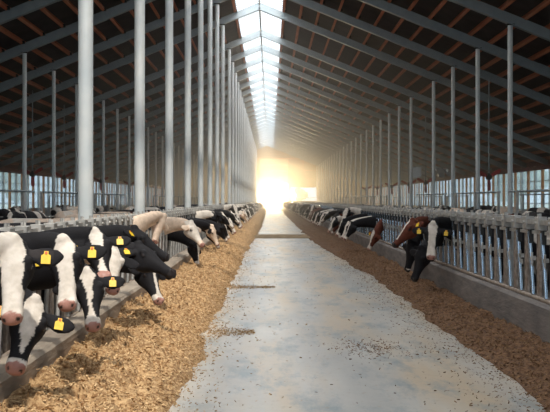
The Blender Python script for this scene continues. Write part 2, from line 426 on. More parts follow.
for x, top, a, sname, nearn in ((XFL,1.465,1,'left',14),(XFR,1.50,-1,'right',16)):
    near = make_panel(x, top, a); far = make_panel(x, top, a, True)
    n = int((YEND-Y0-1)/PANEL); fn = ff = False
    for i in range(n):
        y = Y0+i*PANEL
        if y < 47:
            o = near if not fn else copy_tree(near); fn = True
        else:
            o = far if not ff else copy_tree(far); ff = True
        o.location.y = y
        v0 = 2 if sname == 'left' else 3
        if i < v0: lab = 'galvanised headlock panel of the %s barrier just outside the frame' % sname
        elif i-v0 < 14: lab = 'galvanised headlock panel with upright bars, %s visible in the %s barrier' % (ORD[i-v0], sname)
        else: lab = 'hazy distant headlock panel of the %s feed barrier' % sname
        tag(o, lab, 'feed barrier', '%s feed barrier panels' % sname)

# ------------------------------------------------------------------ feed
def heap(name, side, m, label):
    ys = np.concatenate([np.arange(3, 30, .045), np.arange(30, 60, .12), np.arange(60, YEND-2, .6)])
    n = 44; V = []
    for y in ys:
        if side < 0:
            xe = -.80 + .16*noise.noise((y*.35, 0, 0)) + .10*noise.noise((y*1.3, 7, 0)); xc = CFL
            hgt = .30 + .05*noise.noise((y*.5, 3, 0))
            if y > 30: xe += min(.25, (y-30)*.01)
        else:
            xe = 2.28 + .16*noise.noise((y*.35, 0, 9)) + .10*noise.noise((y*1.3, 7, 9)) - min(.55, max(0,(y-20)*.03)); xc = CFR
            hgt = .10 + min(.08, max(0,(y-14)*.006)) + .03*noise.noise((y*.5, 3, 9))
        for j in range(n):
            t = j/(n-1)             # 0 at the curb, 1 at the loose edge
            x = xc + (xe-xc)*t
            env = (1-t)**.8*(1+.9*t) if side < 0 else (.55+.9*t)*(1-t)**.7
            l = .12*noise.noise((x*4, y*2.6, 1)) + .075*noise.noise((x*11, y*9, 2)) + .028*noise.noise((x*27, y*25, 4)) + .012*noise.noise((x*60,y*60,9))
            z = hgt*env + l*min(1, (1-t)*4)*(.95 if side < 0 else .6)
            V.append((x, y, max(z, .004 if t < .97 else -.01)))
    L = len(ys); Fc = []
    for i in range(L-1):
        for j in range(n-1):
            q = (i*n+j, i*n+j+1, (i+1)*n+j+1, (i+1)*n+j); Fc.append(q if side < 0 else q[::-1])
    b = MB(); b.add(V, Fc, True); o = b.build(name, m); tag(o, label, 'feed', kind='stuff')
    return V, n
VL, nL = heap('feed_heap', -1, M['feed_l'], 'long golden straw feed heap along the left curb')
VR, nR = heap('feed_heap', 1, M['feed_r'], 'long feed heap along the right curb, shade put into its dark brown')
def flakes(name, pts, m, label, smin, smax):
    rnd = np.random.RandomState(5); n = len(pts); P = np.array(pts)
    L = rnd.uniform(smin, smax, n); Wd = L*rnd.uniform(.12,.4,n)
    d = rnd.normal(size=(n,3)); d[:,2] *= .45; d /= np.linalg.norm(d,axis=1)[:,None]
    e = rnd.normal(size=(n,3)); e = np.cross(d,e); e /= np.linalg.norm(e,axis=1)[:,None]
    P[:,2] += .004
    A = P-d*L[:,None]/2; B = P+d*L[:,None]/2; w = e*Wd[:,None]/2; nn = np.cross(d,e)*Wd[:,None]*.4
    V = np.stack([A-w, A+w, A+nn, B-w, B+w, B+nn],1).reshape(-1,3); k = np.arange(n)[:,None]*6
    me = bpy.data.meshes.new(name)
    Fs = np.concatenate([np.concatenate([k+a for a in q],1) for q in ((0,1,4,3),(1,2,5,4),(2,0,3,5))]).tolist()
    me.from_pydata(V.tolist(), [], Fs); me.update(); o = new_obj(name, me, m); tag(o, label, 'feed', kind='stuff'); return o
rnd = random.Random(11)
def pile_pts(V, n, count):
    rows = len(V)//n; near = int((30-3)/.045); out = []
    for _ in range(count):
        i = int(near*(rnd.random()**1.6)); j = rnd.randrange(n); p = V[min(i,rows-1)*n+j]; out.append((p[0]+rnd.uniform(-.02,.02), p[1]+rnd.uniform(-.03,.03), p[2]))
    return out
flakes('loose_straw', pile_pts(VL, nL, 26000), M['crumb'], 'loose straw stalks strewn over the left feed heap', .015, .06)
flakes('loose_shaded_feed', pile_pts(VR, nR, 16000), M['crumb_d'], 'loose dark flakes strewn over the right feed heap', .015, .055)
def floor_pts(side, count):
    out = []
    for _ in range(count):
        y = 6+rnd.random()**1.3*36
        e = abs(rnd.gauss(0,.22)) if rnd.random() < .85 else abs(rnd.gauss(0,.7))
        out.append((-.85+e-.1 if side < 0 else 2.3-e*1.5+.1, y, .003))
    if side > 0:
        for _ in range(500): out.append((1.15+rnd.gauss(0,.22), 10.9+rnd.gauss(0,.35), .003))
    else:
        for _ in range(900):
            t = rnd.random(); out.append((-.8+t*.9, 18.5+rnd.gauss(0,.25)*(1-t*.6), .003))
        for _ in range(700):
            t = rnd.random(); out.append((-.8+t*.6, 12.2+rnd.gauss(0,.3)*(1-t*.6), .003))
    return out
flakes('floor_straw', floor_pts(-1, 5000), M['crumb'], 'pale straw crumbs scattered on the concrete beside the left heap', .01, .035)
flakes('floor_shaded_feed', floor_pts(1, 5500), M['crumb_d'], 'dark feed crumbs scattered on the concrete beside the right heap', .01, .03)

# ------------------------------------------------------------------ cows
WHITE=(.66,.59,.52); BLACK=(.013,.012,.014); BROWN=(.115,.032,.018); CREAM=(.72,.56,.44); PINK=(.40,.205,.165); DARK=(.03,.025,.025)
HT = [  # t, dorsal n, ventral n, half width
 (-.10,-.050,-.150,.045),(-.05,-.012,-.19,.075),(0,.006,-.21,.088),(.10,.010,-.235,.102),(.22,.006,-.255,.118),(.30,-.002,-.255,.124),(.38,-.014,-.240,.110),
 (.50,-.030,-.205,.086),(.64,-.046,-.180,.070),(.78,-.056,-.165,.064),(.88,-.060,-.160,.070),(.96,-.066,-.158,.072),(1.02,-.082,-.150,.058),(1.05,-.105,-.135,.028)]
HL = .52
def lerp_prof(t):
    for a, c in zip(HT, HT[1:]):
        if t <= c[0]:
            k = max(0,(t-a[0])/(c[0]-a[0])); return [a[i]+(c[i]-a[i])*k for i in range(1,4)]
    return list(HT[-1][1:])
def ring(c, ax, ay, rx, ry, n=24, e=2.0):
    out = []
    for i in range(n):
        t = 2*math.pi*i/n; ct, st = math.cos(t), math.sin(t)
        out.append(c + ax*(rx*math.copysign(abs(ct)**(2/e), ct)) + ay*(ry*math.copysign(abs(st)**(2/e), st)))
    return out
def loft(b, rings):
    n = len(rings[0]); vs = [v for r in rings for v in r]; fs = []
    for i in range(len(rings)-1):
        for j in range(n): fs.append((i*n+j, i*n+(j+1)%n, (i+1)*n+(j+1)%n, (i+1)*n+j))
    fs.append(tuple(range(n-1,-1,-1))); q = (len(rings)-1)*n; fs.append(tuple(range(q,q+n)))
    b.add(vs, fs, True)
def bez(p, t):
    p = list(p)
    while len(p) > 1: p = [a.lerp(c, t) for a, c in zip(p, p[1:])]
    return p[0]
def cow_mesh(name, poll, muz, nrm, vox, coat, ears=(0,0), scale=1.0, slot=0.0, seed=0, legs=True, body_dx=0.0):
    """local frame: +x towards the aisle, barrier at x=0; poll, muz, nrm (forehead direction) in local coordinates"""
    poll = Vector(poll); u = (Vector(muz)-poll).normalized(); nrm = Vector(nrm); nrm = (nrm-u*nrm.dot(u)).normalized(); s = u.cross(nrm)
    k = scale; L = HL*k
    def H(t, sv, nv): return poll + u*(t*L) + s*(sv*k) + nrm*(nv*k)
    b = MB()
    rr = []
    for t, d, v, w in HT:
        rr.append(ring(H(t,0,(d+v)/2), s, nrm, w*k, (d-v)/2*k, 28, 2.5 if t < .9 else 2.2))
    loft(b, rr)
    # brow ridges, eyes and cheek bones
    def blob(c, r, ax=None):
        m = [ring(c + Vector((0,0,1))*r*math.sin(a), Vector((1,0,0)), Vector((0,1,0)), r*math.cos(a), r*math.cos(a), 12) for a in np.linspace(-1.45,1.45,7)]
        loft(b, m)
    for sg in (-1,1):
        blob(H(.27, sg*.098, -.040), .034*k); blob(H(.325, sg*.106, -.062), .024*k)
        blob(H(.20, sg*.075, -.19), .055*k); blob(H(.95, sg*.040, -.085), .030*k)
    blob(H(-.02,0,-.02), .055*k)
    blob(H(.93,0,-.150), .035*k)
    # ears: thin cupped leaves pointing sideways
    ear_tip = []
    for sg, er in ((-1,ears[0]),(1,ears[1])):
        base = H(.13, sg*.085, -.07); d = (s*sg*1.0 + u*(.10) + nrm*(-.10+er)).normalized() if not isinstance(er, tuple) else (s*sg*er[0]+u*er[1]+nrm*er[2]).normalized()
        up = (-u + nrm*.25); up = (up - d*up.dot(d)).normalized(); fwd = up.cross(d)*sg
        rs = []
        for q, wv in ((-.02,.028),(.03,.038),(.075,.060),(.12,.070),(.165,.066),(.20,.052),(.222,.032),(.236,.010)):
            rs.append(ring(base + d*(q*k) - up*(.018*math.sin(q*12))*k, up, fwd, wv*k, (.017 if q > .05 else .024)*k, 14))
        loft(b, rs); ear_tip.append((base + d*(.125*k), d, up, fwd, sg))
    # neck
    B0 = H(.10,0,-.115); B1 = H(-.32,0,-.10)
    wx = -.42+body_dx
    Wt = Vector((wx, slot, 1.06)); Wm = Vector((min(-.02, wx+.4), slot, max(.92,min(1.12,.5*poll.z+.50)))) if poll.z > .95 else Vector((.02, slot, 1.02))
    pts = [B0, B1, Wm, Wt]; rs = []
    for i in range(13):
        t = i/12; c = bez(pts, t); tg = (bez(pts, min(1,t+.02))-bez(pts, max(0,t-.02))).normalized()
        up = nrm.lerp(Vector((0,0,1)), min(1,t*1.6)); up = (up-tg*up.dot(tg)).normalized(); sd_ = tg.cross(up)
        rs.append(ring(c, sd_, up, .088+.05*t**1.5, .115+.17*t**1.7, 24, 2.1))
    loft(b, rs)
    # trunk
    prof = [(.12,1.12,.10,.16),(.02,1.12,.18,.27),(-.15,1.08,.245,.34),(-.45,1.03,.28,.385),(-.85,1.00,.315,.40),(-1.2,1.02,.32,.385),(-1.5,1.07,.275,.335),(-1.68,1.12,.20,.25),(-1.76,1.14,.10,.13)]
    loft(b, [ring(Vector((wx+.05+x, slot, z)), Vector((0,1,0)), Vector((0,0,1)), w*.87, h, 28, 2.3) for x,z,w,h in prof])
    # legs
    if legs:
        for sg in (-1,1):
            y = slot+sg*.15
            loft(b, [ring(Vector((wx-.08+x,y,z)), Vector((1,0,0)), Vector((0,1,0)), r*1.15, r, 14) for x,z,r in ((0,.95,.11),(0,.74,.085),(.01,.50,.052),(.03,.44,.050),(.01,.22,.032),(.01,.10,.042),(.03,.05,.058),(.03,.0,.062))])
            loft(b, [ring(Vector((wx-1.40+x,y,z)), Vector((1,0,0)), Vector((0,1,0)), r*1.15, r, 14) for x,z,r in ((0,1.0,.18),(.04,.78,.13),(-.06,.60,.07),(-.14,.50,.052),(-.10,.24,.036),(-.08,.10,.045),(-.05,.05,.058),(-.05,.0,.062))])
    me = b.mesh(name)
    o = bpy.data.objects.new('tmp', me); COL.objects.link(o)
    md = o.modifiers.new('r', 'REMESH'); md.mode = 'VOXEL'; md.voxel_size = vox; md.use_smooth_shade = True
    m2 = o.modifiers.new('s', 'SMOOTH'); m2.factor = .5; m2.iterations = 3
    dg = bpy.context.evaluated_depsgraph_get(); me2 = bpy.data.meshes.new_from_object(o.evaluated_get(dg)); bpy.data.objects.remove(o); bpy.data.meshes.remove(me)
    me2.name = name
    # coat colour per vertex, in the cow's own anatomy
    n = len(me2.vertices); P = np.empty(n*3); me2.vertices.foreach_get('co', P); P = P.reshape(-1,3)
    D = P-np.array(poll); T = D@np.array(u)/L; S = D@np.array(s)/k; N = D@np.array(nrm)/k
    col = np.zeros((n,4)); rngo = seed*3.7
    base = coat.get('base', BLACK); patch = coat.get('patch', WHITE); amt = coat.get('amt', .0); fr = coat.get('freq', 1.6)
    blz = coat.get('blaze', None); cheek = coat.get('cheek', base); neckc = coat.get('neck', None); earc = coat.get('ear', BLACK); muzc = coat.get('muzzle', WHITE); nosec = coat.get('nose', PINK)
    wid = np.array([lerp_prof(min(max(t,-.1),1.05))[2] for t in T])
    for i in range(n):
        p = P[i]; t, sv, nv = T[i], S[i], N[i]; gl = 1.0
        q = noise.noise((p[0]*fr+rngo, p[1]*fr-rngo, p[2]*fr+rngo*.5))
        c = patch if q > .28-amt else base
        if neckc is not None and p[0] > wx+.1: c = neckc
        if neckc is not None and coat.get('spot') and noise.noise((p[0]*4+rngo, p[1]*4, p[2]*4)) > .25: c = coat['spot']
        if -.16 < t < 1.12 and nv > -.30 and nv < .08 and abs(sv) < wid[i]+.035:
            wob = .012*noise.noise((t*9+rngo, sv*30, nv*20))
            if t > .03 or nv > -.1:
                c = cheek
                bw = np.interp(t, *coat.get('blazeprof', ([-.1,0,.3,.6,.8,1.05],[.0,.0,.0,.0,.0,.0])))
                if abs(sv + coat.get('shift',0)) < bw+wob and nv > -.16: c = patch if coat.get('facec') is None else coat['facec']
                ms = coat.get('muzstart', .80)
                if t > ms+wob*2: c = muzc
                if t > .915 + .05*abs(sv)/.07 + wob*2 and nv > -.132: c = nosec; gl = .2
            if abs(sv) > .075:
                ex = (t-.325)*L/k; ez = nv+.062
                if ex*ex*.8+ez*ez*1.6 < .00042: c = DARK; gl = 0
                elif ex*ex*.8+ez*ez*1.6 < .0010 and coat.get('lid', True): c = tuple(x*.5 for x in c) if c is not BLACK else c
            for sg in (-1,1):
                if (t-.985)**2*.27+(sv-sg*.040)**2*2.2+(nv+.092)**2*1.2 < .00042: c = DARK
            if t > .78 and abs(nv+.140-.004*math.sin(t*9)) < .0045: c = DARK
        for tip in ear_tip:
            bs = tip[0]-tip[1]*(.125*k); dd = Vector(p)-bs; al = dd.dot(tip[1])/k
            if al > .012 and al < .26 and abs(dd.dot(tip[2]))/k < .085 and abs(dd.dot(tip[3]))/k < .032 and abs(sv) > wid[i]*.86:
                c = earc
                if coat.get('earin') and dd.dot(tip[3]) > .004 and abs(dd.dot(tip[2]))/k < .03 and al < .17: c = coat['earin']
        if p[2] < .09 and legs: c = DARK
        f = 1+.22*noise.noise((p[0]*14+rngo, p[1]*14, p[2]*14))+.12*noise.noise((p[0]*45, p[1]*45, p[2]*45)); c = (c[0]*f, c[1]*f*(.985 if f < 1 else 1), c[2]*f*(.96 if f < 1 else 1))
        col[i] = (*c, gl)
    at = me2.attributes.new('coat', 'FLOAT_COLOR', 'POINT'); at.data.foreach_set('color', col.ravel())
    me2.materials.append(M['coat'])
    return me2, ear_tip
def ear_tag(parent, tip, k=1.0):
    pos, d, up, fwd, sg = tip
    b = MB(); w, h, th = .030*k, .036*k, .004
    c = pos + fwd*(.024*k) - up*(.030*k); dn = (-up*.7 + Vector((0,0,-1))*.6); dn = (dn-fwd*dn.dot(fwd)).normalized(); sdv = dn.cross(fwd).normalized()
    out = [(-w*.45,-h*1.35),(w*.45,-h*1.35),(w*.5,-h*.8),(w,-h*.55),(w,h),(-w,h),(-w,-h*.55),(-w*.5,-h*.8)]
    vs = [c+sdv*x+dn*y+fwd*z for z in (0,th) for x,y in out]; n = len(out)
    b.add(vs, [tuple(range(n-1,-1,-1)), tuple(range(n,2*n))]+[(i,(i+1)%n,n+(i+1)%n,n+i) for i in range(n)])
    o = b.build('ear_tag', M['yellow'], parent)
    b = MB(); a = c-dn*(h*1.0); b.tube(a-fwd*.01, a+fwd*.010, .009*k, n=10); b.build('tag_button', M['orange_button'], o)
def wl(x, y, z, side, yb):   # world -> cow local
    return (x-XFL, y-yb, z) if side < 0 else (XFR-x, -(y-yb), z)
def px3(px, py, Y): return ((px-270)*Y/F, Y, EYE-(py-200)*Y/F)
def snap(y): return Y0+SLOT*round((y-Y0-.48)/SLOT)+.48     # the open neck gap of a headlock
def hero(side, yb, poll, muz, nrm, coat, label, ears=(0,0), tags=(0,1), vox=.0125, scale=1.0, seed=1, group=None, bdx=0.0):
    yb = snap(yb); pw = px3(*poll); mw = px3(*muz)
    d = Vector(mw)-Vector(pw)
    # keep the head's true length: adjust the depth of the muzzle
    P_ = Vector(pw); best = None
    for i in range(-90, 91):
        ym = poll[2]+i*.01; m_ = Vector(px3(muz[0], muz[1], ym)); e = abs((m_-P_).length-HL*scale)
        pen = e + (.0 if (m_.y-P_.y)*(muz[2]-poll[2]) >= 0 else .05)
        if best is None or pen < best[0]: best = (pen, m_)
    mw = best[1]
    nl = Vector(nrm) if side < 0 else Vector((-nrm[0], -nrm[1], nrm[2]))
    lp = wl(*pw, side, yb); lm = wl(*mw, side, yb)
    me, tips = cow_mesh('cow', lp, lm, nl, vox, coat, ears, scale, 0.0, seed, body_dx=bdx)
    o = new_obj('cow', me); o.location = (XFL if side < 0 else XFR, yb, 0); o.rotation_euler = (0,0,0 if side < 0 else math.pi)
    tag(o, label, 'cow', group or ('cows feeding at the left barrier' if side < 0 else 'cows feeding at the right barrier'))
    for i in tags: ear_tag(o, tips[i], scale)
    return o
full = ([-.1,0,.15,.35,.6,.8,1.05],[.03,.07,.085,.070,.066,.075,.08])
star = ([-.1,0,.08,.2,.35,.5,.7,.8,1.05],[.0,.03,.062,.06,.045,.028,.022,.035,.05])
wide = ([-.1,0,.1,.3,.5,.7,.8,1.05],[.02,.06,.075,.062,.055,.06,.07,.08])
narrow = ([-.1,.02,.1,.3,.6,.8,1.05],[.0,.012,.03,.022,.02,.03,.05])
none = ([-.1,1.05],[-1,-1])
blk = dict(base=BLACK, neck=BLACK, cheek=BLACK)
hero(-1, 5.6, (12,240,6.1), (9,313,6.0), (.10,-1,.25), dict(blk, blazeprof=full, muzzle=WHITE, facec=WHITE, earin=DARK), 'black and white cow with a nearly all white face at the photo\'s left edge', tags=(0,1), seed=1)
hero(-1, 6.2, (34,300,6.6), (16,362,6.4), (.25,-1,.35), dict(blk, blazeprof=([-.1,0,.1,.3,.5,.7,.8,1.05],[.02,.05,.072,.06,.045,.02,.0,.0]), muzzle=WHITE, muzstart=.87, facec=WHITE, nose=PINK, shift=.012), 'wide-blazed black cow hanging its head low over the left curb, lowest in the picture', seed=2)
hero(-1, 6.8, (62,240,7.1), (64,300,6.8), (.0,-1,.3), dict(blk, blazeprof=wide, muzzle=WHITE, facec=WHITE, shift=.012), 'black cow with a long white face, second upright head from the left edge', seed=3)
hero(-1, 8.8, (95,231,8.7), (104,272,8.2), (.15,-1,.75), dict(blk, blazeprof=star, muzzle=PINK, facec=WHITE, muzstart=.86), 'cow staring at the camera, white blaze and pink nose between two tagged black ears', seed=4)
hero(-1, 8.1, (87,271,7.7), (92,322,7.4), (.12,-1,.35), dict(blk, blazeprof=([-.1,0,.08,.25,.45,.7,.8,1.05],[.0,.04,.066,.045,.02,.02,.04,.05]), muzzle=WHITE, facec=WHITE, muzstart=.84), 'small black cow with a white forehead triangle, head over the left curb', seed=5, scale=.93)
hero(-1, 9.5, (113,246,9.4), (117,284,9.2), (.5,-.8,.3), dict(blk, neck=WHITE, blazeprof=full, muzzle=WHITE, facec=WHITE, cheek=WHITE), 'white faced cow half hidden behind the staring cow', tags=(1,), seed=6)
hero(-1, 10.5, (140,244,10.4), (177,265,10.35), (.45,-.12,.9), dict(blk, blazeprof=none, muzzle=BLACK, nose=DARK), 'large all black cow head in profile pointing at the aisle', ears=((1.0,-.6,-.35),(1.0,-.65,-.30)), tags=(0,1), seed=7, scale=1.05)
hero(-1, 11.9, (136,228,12.1), (172,251,11.8), (.45,-.12,.9), dict(blk, blazeprof=none, muzzle=BLACK, nose=DARK), 'black cow head in profile just above and behind the large black head', ears=((.9,-.9,.1),(.9,-.7,.1)), seed=8, scale=1.05)
hero(-1, 11.2, (150,262,11.3), (165,297,11.1), (.75,-.55,.3), dict(blk, blazeprof=narrow, muzzle=WHITE, facec=WHITE, muzstart=.82), 'black cow with a white tipped muzzle lowered to the feed below the large black head', tags=(), seed=9)
hero(-1, 20.5, (192,222,20.0), (206,242,19.8), (.7,-.35,.75), dict(base=CREAM, patch=WHITE, neck=CREAM, cheek=WHITE, blazeprof=none, muzzle=CREAM, ear=CREAM, nose=PINK), 'cream coloured cow with a pale head held out in profile over the left curb', tags=(), seed=10, vox=.018, scale=1.1)
hero(-1, 21.4, (198,243,20.4), (202,265,19.4), (.9,-.3,.2), dict(blk, blazeprof=star, muzzle=WHITE, facec=WHITE), 'black and white cow with its head down directly below the cream cow', tags=(), seed=11, vox=.02)
hero(-1, 24.0, (213,226,25), (223,247,24.8), (.8,-.3,.5), dict(base=BROWN, neck=BLACK, cheek=CREAM, patch=CREAM, blazeprof=full, muzzle=CREAM, ear=BLACK), 'cow with a cream face and dark neck reaching down just beyond the cream cow', tags=(), seed=12, vox=.022)
hero(-1, 15.6, (165,216,16.4), (160,242,16.0), (.9,-.3,.3), dict(base=CREAM, patch=WHITE, neck=CREAM, cheek=CREAM, blazeprof=none, muzzle=CREAM, ear=CREAM), 'pale cream cow whose neck shows above and behind the black profile heads', tags=(), seed=13, vox=.018)
# right hand row
hero(1, 17.5, (433,224,16.4), (431,256,16.2), (-.15,-1,.3), dict(base=BLACK, neck=BLACK, cheek=BLACK, blazeprof=wide, muzzle=WHITE, facec=WHITE, spot=None), 'black cow with a white face looking at the camera from the right barrier', tags=(0,1), seed=21, vox=.015, scale=1.12)
hero(1, 18.7, (420,248,16.8), (409,279,15.8), (-.8,-.5,.2), dict(blk, blazeprof=none, muzzle=BLACK, nose=DARK), 'black cow eating with lowered head below the white faced cow on the right', tags=(), seed=22, vox=.016, scale=1.1)
hero(1, 20.3, (411,220,19.0), (390,241,18.8), (-.65,-.2,.75), dict(base=BROWN, patch=WHITE, neck=BROWN, cheek=BROWN, blazeprof=narrow, facec=WHITE, muzzle=BROWN, ear=BROWN, nose=DARK), 'reddish brown cow in profile with a white stripe on its face at the right barrier', tags=(0,1), ears=((1.0,-.5,-.1),(1.0,-.5,-.1)), seed=23, vox=.016, scale=1.2)
hero(1, 21.2, (409,242,19.2), (402,271,18.0), (-.85,-.4,.2), dict(blk, blazeprof=none, muzzle=WHITE, muzstart=.93, nose=DARK), 'black cow feeding with lowered head beneath the reddish brown cow', tags=(), seed=24, vox=.017, scale=1.1)
hero(1, 28.2, (374,231,27.0), (365,250,26.8), (-.8,-.5,.3), dict(base=BROWN, neck=BROWN, cheek=BROWN, blazeprof=star, facec=WHITE, muzzle=WHITE, ear=BROWN), 'brown cow with white muzzle feeding just before the far cluster on the right', tags=(1,), seed=25, vox=.022, scale=1.05)
hero(1, 35.5, (346,213,35.0), (343,229,34.6), (-.5,-.9,.3), dict(base=BROWN, neck=BROWN, cheek=BROWN, blazeprof=full, facec=WHITE, muzzle=WHITE, ear=BROWN), 'brown cow with raised white face among the lowered heads on the right', tags=(), seed=26, vox=.028)

# shared meshes for the rest of the two rows
def variant(poll, muz, nrm, coat, seed, vox=.03):
    return cow_mesh('cow', poll, muz, nrm, vox, coat, (0,0), 1.08, 0, seed)[0]
F1 = ((.70,.05,.90),(.95,.10,.42),(.9,-.2,.4)); F2 = ((.84,-.15,1.02),(1.12,-.28,.58),(.8,-.4,.4)); F3 = ((.62,.12,.84),(.72,.18,.33),(1,-.3,.1)); R1 = ((.72,0,1.22),(1.10,-.05,.88),(.6,0,.8)); R2 = ((.55,-.1,1.35),(.75,-.35,.92),(.5,-.8,.4))
bw = dict(base=BLACK, cheek=BLACK, patch=WHITE, facec=WHITE, blazeprof=star, muzzle=WHITE, amt=.15)
VAR = [variant(*F1, dict(bw, neck=BLACK), 31), variant(*F2, dict(bw, amt=.25, blazeprof=wide), 32), variant(*F3, dict(bw, neck=BLACK, blazeprof=full), 33),
       variant(*R1, dict(bw, neck=BLACK, blazeprof=wide), 34), variant(*R2, dict(bw, neck=WHITE, blazeprof=full), 35),
       variant(*F1, dict(base=BROWN, cheek=BROWN, patch=WHITE, facec=WHITE, blazeprof=star, muzzle=WHITE, neck=BROWN, ear=BROWN), 36),
       variant(*F2, dict(base=CREAM, cheek=CREAM, patch=WHITE, blazeprof=none, muzzle=CREAM, neck=WHITE, ear=CREAM), 37),
       variant(*F2, dict(bw, neck=BLACK, blazeprof=narrow), 38)]
VN = ['black and white cow with its head down','patchy white cow reaching to the feed','white faced black cow with head lowered','black and white cow holding its head out','pale patchy cow with a raised head','brown cow with its head down','cream cow reaching to the feed','black cow with a thin blaze reaching to the feed']
rc = random.Random(21)
def row(side, ys, seqs):
    for i, (y, v) in enumerate(zip(sorted({round(snap(q),3) for q in ys}), seqs)):
        o = new_obj('cow', VAR[v]); s_ = side
        o.location = (XFL if side < 0 else XFR, y, 0); o.rotation_euler = (0,0,(0 if side < 0 else math.pi)); sc = rc.uniform(.95,1.05); 
        if rc.random() < .5: o.scale = (sc,-sc,sc)
        else: o.scale = (sc,sc,sc)
        sn = 'left' if side < 0 else 'right'
        if y < 48: lab = '%s, %s of the farther %s feeders' % (VN[v], ORD[i], sn)
        else: lab = '%s, hazy %s row' % (VN[v], sn)
        tag(o, lab, 'cow', 'far cows at the %s barrier' % sn)
ys = [26.2,28.0,29.4,31.0,32.6,34.0,35.6,37,38.4,39.8,41.4,43,44.6,46.2]; y = 47.4
while y < 182:
    ys.append(y); y += rc.uniform(.9,1.7) if y < 90 else rc.uniform(1.3,3.2)
seq = [0,7,4,3,0,2,1,0,3,2,7,1,0,4]+[rc.choice([0,0,1,2,3,4,7,7,5,6]) for _ in ys]
row(-1, ys, seq)
ys = [29.3,30.4,31.8,33.2,34.4,36.8,38.2,39.6,41.2,42.8,44.4,46]; y = 47.4
while y < 182:
    ys.append(y); y += rc.uniform(.9,1.8) if y < 90 else rc.uniform(1.3,3.4)
seq = [7,1,7,0,4,1,5,0,2,3,1,1]+[rc.choice([0,0,1,2,3,4,7,5,5,7]) for _ in ys]
row(1, ys, seq)
# loose cows in the cubicle areas behind the barriers
S1 = ((.62,.0,1.38),(1.0,.05,1.02),(.5,0,.9)); S2 = ((.45,.25,1.30),(.70,.6,.95),(.5,.3,.8))
SV = [variant(*S1, dict(bw, neck=BLACK, blazeprof=star), 41), variant(*S2, dict(bw, amt=.4, neck=WHITE, spot=BLACK, blazeprof=wide), 42), variant(*S1, dict(base=CREAM, patch=WHITE, amt=.3, cheek=CREAM, neck=CREAM, blazeprof=none, muzzle=PINK, ear=CREAM), 43), variant(*S2, dict(base=BLACK, neck=BLACK, cheek=BLACK, blazeprof=none, muzzle=BLACK), 44)]
SN = ['black and white cow','mostly white spotted cow','pale cream cow','all black cow']
spots = [(-5.2,19.5,95,3),(-6.6,24.5,80,0),(-4.6,27,100,2),(-8.4,34,70,1),(-6.2,33,260,0),(-9.2,41,90,0),(-5.4,40,95,2),(-7.4,44,30,3),(-9.4,36.5,200,2),(-4.8,48,80,1),(-8,52,110,0),(-6,56,70,2),(-12.5,45,20,1),(-13.5,55,100,0),(-5.5,64,95,3),(-7,72,80,1),
         (6.2,24.5,85,3),(7.8,30.5,100,0),(6.0,31,80,2),(9.6,36,75,3),(7.2,38,100,1),(5.6,37,95,0),(10.8,42,80,2),(8,46,95,0),(6,50,80,3),(12,50,60,0),(5.4,56,90,1),(9,58,110,3),(6.4,66,85,0),(8,76,90,2),(13.5,39,110,3)]
taken = {}
for i,(x,y,r,v) in enumerate(spots):
    lanes = (-5.6,-6.5,-9.0,-12.2) if x < 0 else (6.5,10.6,11.6)
    x = min(lanes, key=lambda q: abs(q-x)); r = 90+(r%13)-6 if x in (-5.6,-9.0,6.5,11.6) else 270+(r%11)-5
    y = max(y, taken.get(x, 0)+(3.0 if r < 180 else 3.0)); taken[x] = y
    o = new_obj('cow', SV[v]); o.location = (x,y,0); o.rotation_euler = (0,0,math.radians(r))
    sn = 'left' if x < 0 else 'right'; j = i if x < 0 else i-16
    tag(o, '%s loose behind the %s barrier, %s there from the camera' % (SN[v], sn, ORD[j] if j < 20 else 'farthest'), 'cow', 'loose cows behind the %s barrier' % sn)

# ------------------------------------------------------------------ cubicle rails behind both barriers
def cubicle(name, x, y, n, label):
    r = empty(name, (x,y,0))
    def P(nm, fn, m): b = MB(); fn(b); return b.build(nm, m, r)
    P('neck_rail', lambda b: b.tube((0,0,1.12),(0,n*1.2,1.12),.03), M['galv'])
    P('top_rail', lambda b: b.tube((0.05,0,1.97),(0.05,n*1.2,1.97),.03), M['beam'])
    for i in range(n+1):
        P('upright', lambda b: b.box(-.04,.04,i*1.2-.04,i*1.2+.04,0,1.99 if i % 3 == 0 else 1.2), M['galv'])
    kids(r, r.children); tag(r, label, 'cubicle rail', 'cubicle rails'); return r
src = None
for x, sn in ((-7.6,'left'),(-14.4,'left'),(7.6,'right'),(12.9,'right')):
    for i, y in enumerate((22, 31.6, 41.2, 62, 71.6, 81.2, 92, 104)):
        if src is None: src = o = cubicle('cubicle_rail', x, y, 7, 'x')
        else: o = copy_tree(src); o.location = (x,y,0)
        inner = 'inner' if abs(x) < 10 else 'outer'
        tag(o, 'grey tubular cubicle rail, %s length of the %s run on the %s side' % (ORD[i], inner, sn), 'cubicle rail', 'cubicle rails')

